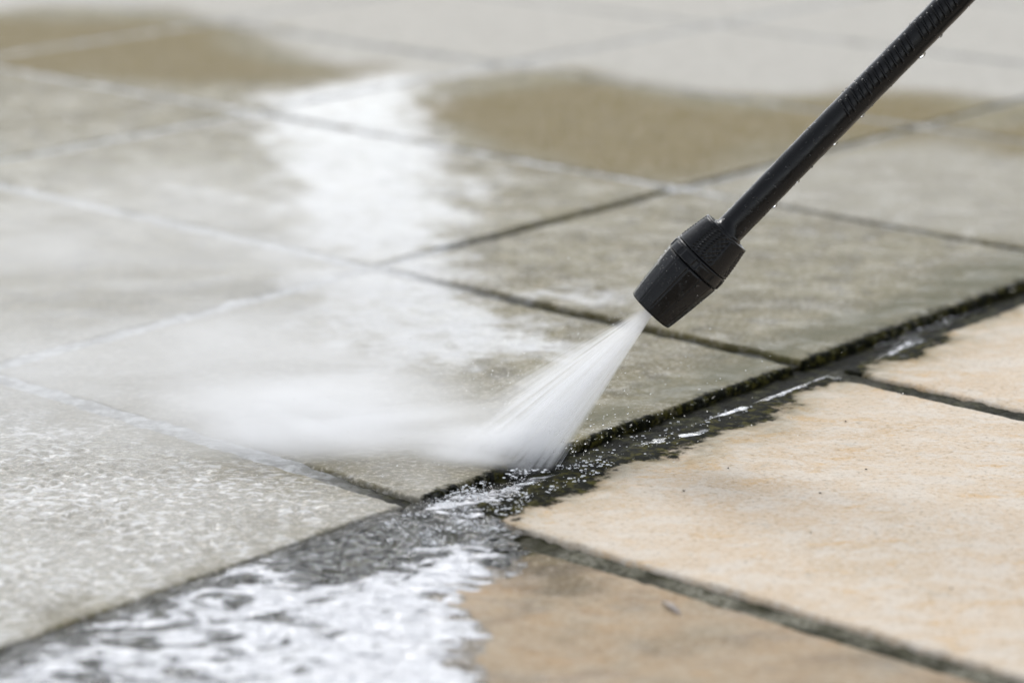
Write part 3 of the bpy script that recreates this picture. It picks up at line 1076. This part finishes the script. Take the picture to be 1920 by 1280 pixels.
smin, smax = P_GLINT.min(0), P_GLINT.max(0)
for k in range(420):
    s_, t_ = R.uniform(smin[0], smax[0]), R.uniform(smin[1], smax[1])
    if signed(P_GLINT, np.array([s_]), np.array([t_]))[0] < 0 or fbm(np.array([s_]), np.array([t_]), 0.025, 2, 78)[0] < R.uniform(-0.2, 0.4):
        continue
    r = R.choice([0.0003, 0.0004, 0.0005, 0.0008])
    z_ = -0.0055 if s_ < sB[0] + JB else 0.0006
    w = to_world(np.array([s_]), np.array([t_]), np.array([z_]))[0]
    items.append((tuple(w), r, (R.uniform(.8, 1.9), R.uniform(.7, 1.2), 0.45)))
b = blobs('foam_glint_flecks', items, FOAM_GLINT, None, 1)
b['kind'] = 'stuff'

# moss fringe along the stone edge above the gully
mv, mf = [], []
for k in range(600):
    t_ = R.uniform(1.22, 2.7)
    dens = fbm(np.array([0.0]), np.array([t_]), 0.09, 2, 91)[0]
    if dens < R.uniform(-0.4, 0.35):
        continue
    s_ = sB[0] - abs(R.gauss(0, 0.004)) + 0.004
    c = to_world(np.array([s_]), np.array([t_]), np.array([-0.002]))[0]
    a, hgt, wd = R.uniform(0, 6.28), R.uniform(0.0006, 0.0016), R.uniform(0.0004, 0.0009)
    dx, dy = math.cos(a) * wd, math.sin(a) * wd
    lx, ly = R.gauss(0, 0.0016), R.gauss(0, 0.0016)
    i0 = len(mv)
    mv += [(c[0] - dx, c[1] - dy, c[2]), (c[0] + dx, c[1] + dy, c[2]), (c[0] + lx, c[1] + ly, c[2] + hgt)]
    mf.append((i0, i0 + 1, i0 + 2))
mo = mesh_np('moss', mv, mf, MOSS, None)
mo['kind'] = 'stuff'

# loose grit on the dry stone
items = []
for k in range(45):
    p = floor_at(R.uniform(1130, 1920), R.uniform(720, 1180))
    q = np.array([p.x, p.y])
    s_, t_ = float(q @ U), float(q @ V)
    if s_ < sB[0] + 0.06 or t_ < tA[0] + 0.01:
        continue
    items.append(((p.x, p.y, 0.001), R.choice([0.0002, 0.0003, 0.0003, 0.0007]), (R.uniform(.8, 1.8), R.uniform(.6, 1.2), 0.6)))
b = blobs('grit', items, BORE, None, 1)
b['kind'] = 'stuff'

# sliver of leaf on the wet near stone
p = floor_at(1257, 1138)
lv = []
for i in range(9):
    u = i / 8
    w = 0.0022 * math.sin(math.pi * min(1, u * 0.9 + 0.08))
    zz = 0.0005 + 0.0022 * math.sin(u * 2.6)
    lv += [(-w, (u - .5) * 0.021, zz + 0.0009), (0, (u - .5) * 0.021, zz), (w, (u - .5) * 0.021, zz + 0.0009)]
lf = []
for i in range(8):
    for j in range(2):
        q = i * 3 + j
        lf.append((q, q + 1, q + 4, q + 3))
lm, ln = new_mat('dry_leaf')
ln.out(ln.principled(Base_Color=ln.mix(ln.noise(ln.pos(), 300, 3), (0.10, 0.07, 0.05), (0.5, 0.45, 0.42)), Roughness=0.5).outputs[0])
leaf = mesh_np('leaf_sliver', lv, lf, lm)
sm = leaf.modifiers.new('thickness', 'SOLIDIFY')
sm.thickness = 0.0003
leaf.location = (p.x, p.y, -0.002)
leaf.rotation_euler = (0, 0.2, math.radians(28))
leaf['label'] = 'tiny curled leaf sliver lying on the wet tan paving stone'
leaf['category'] = 'leaf'
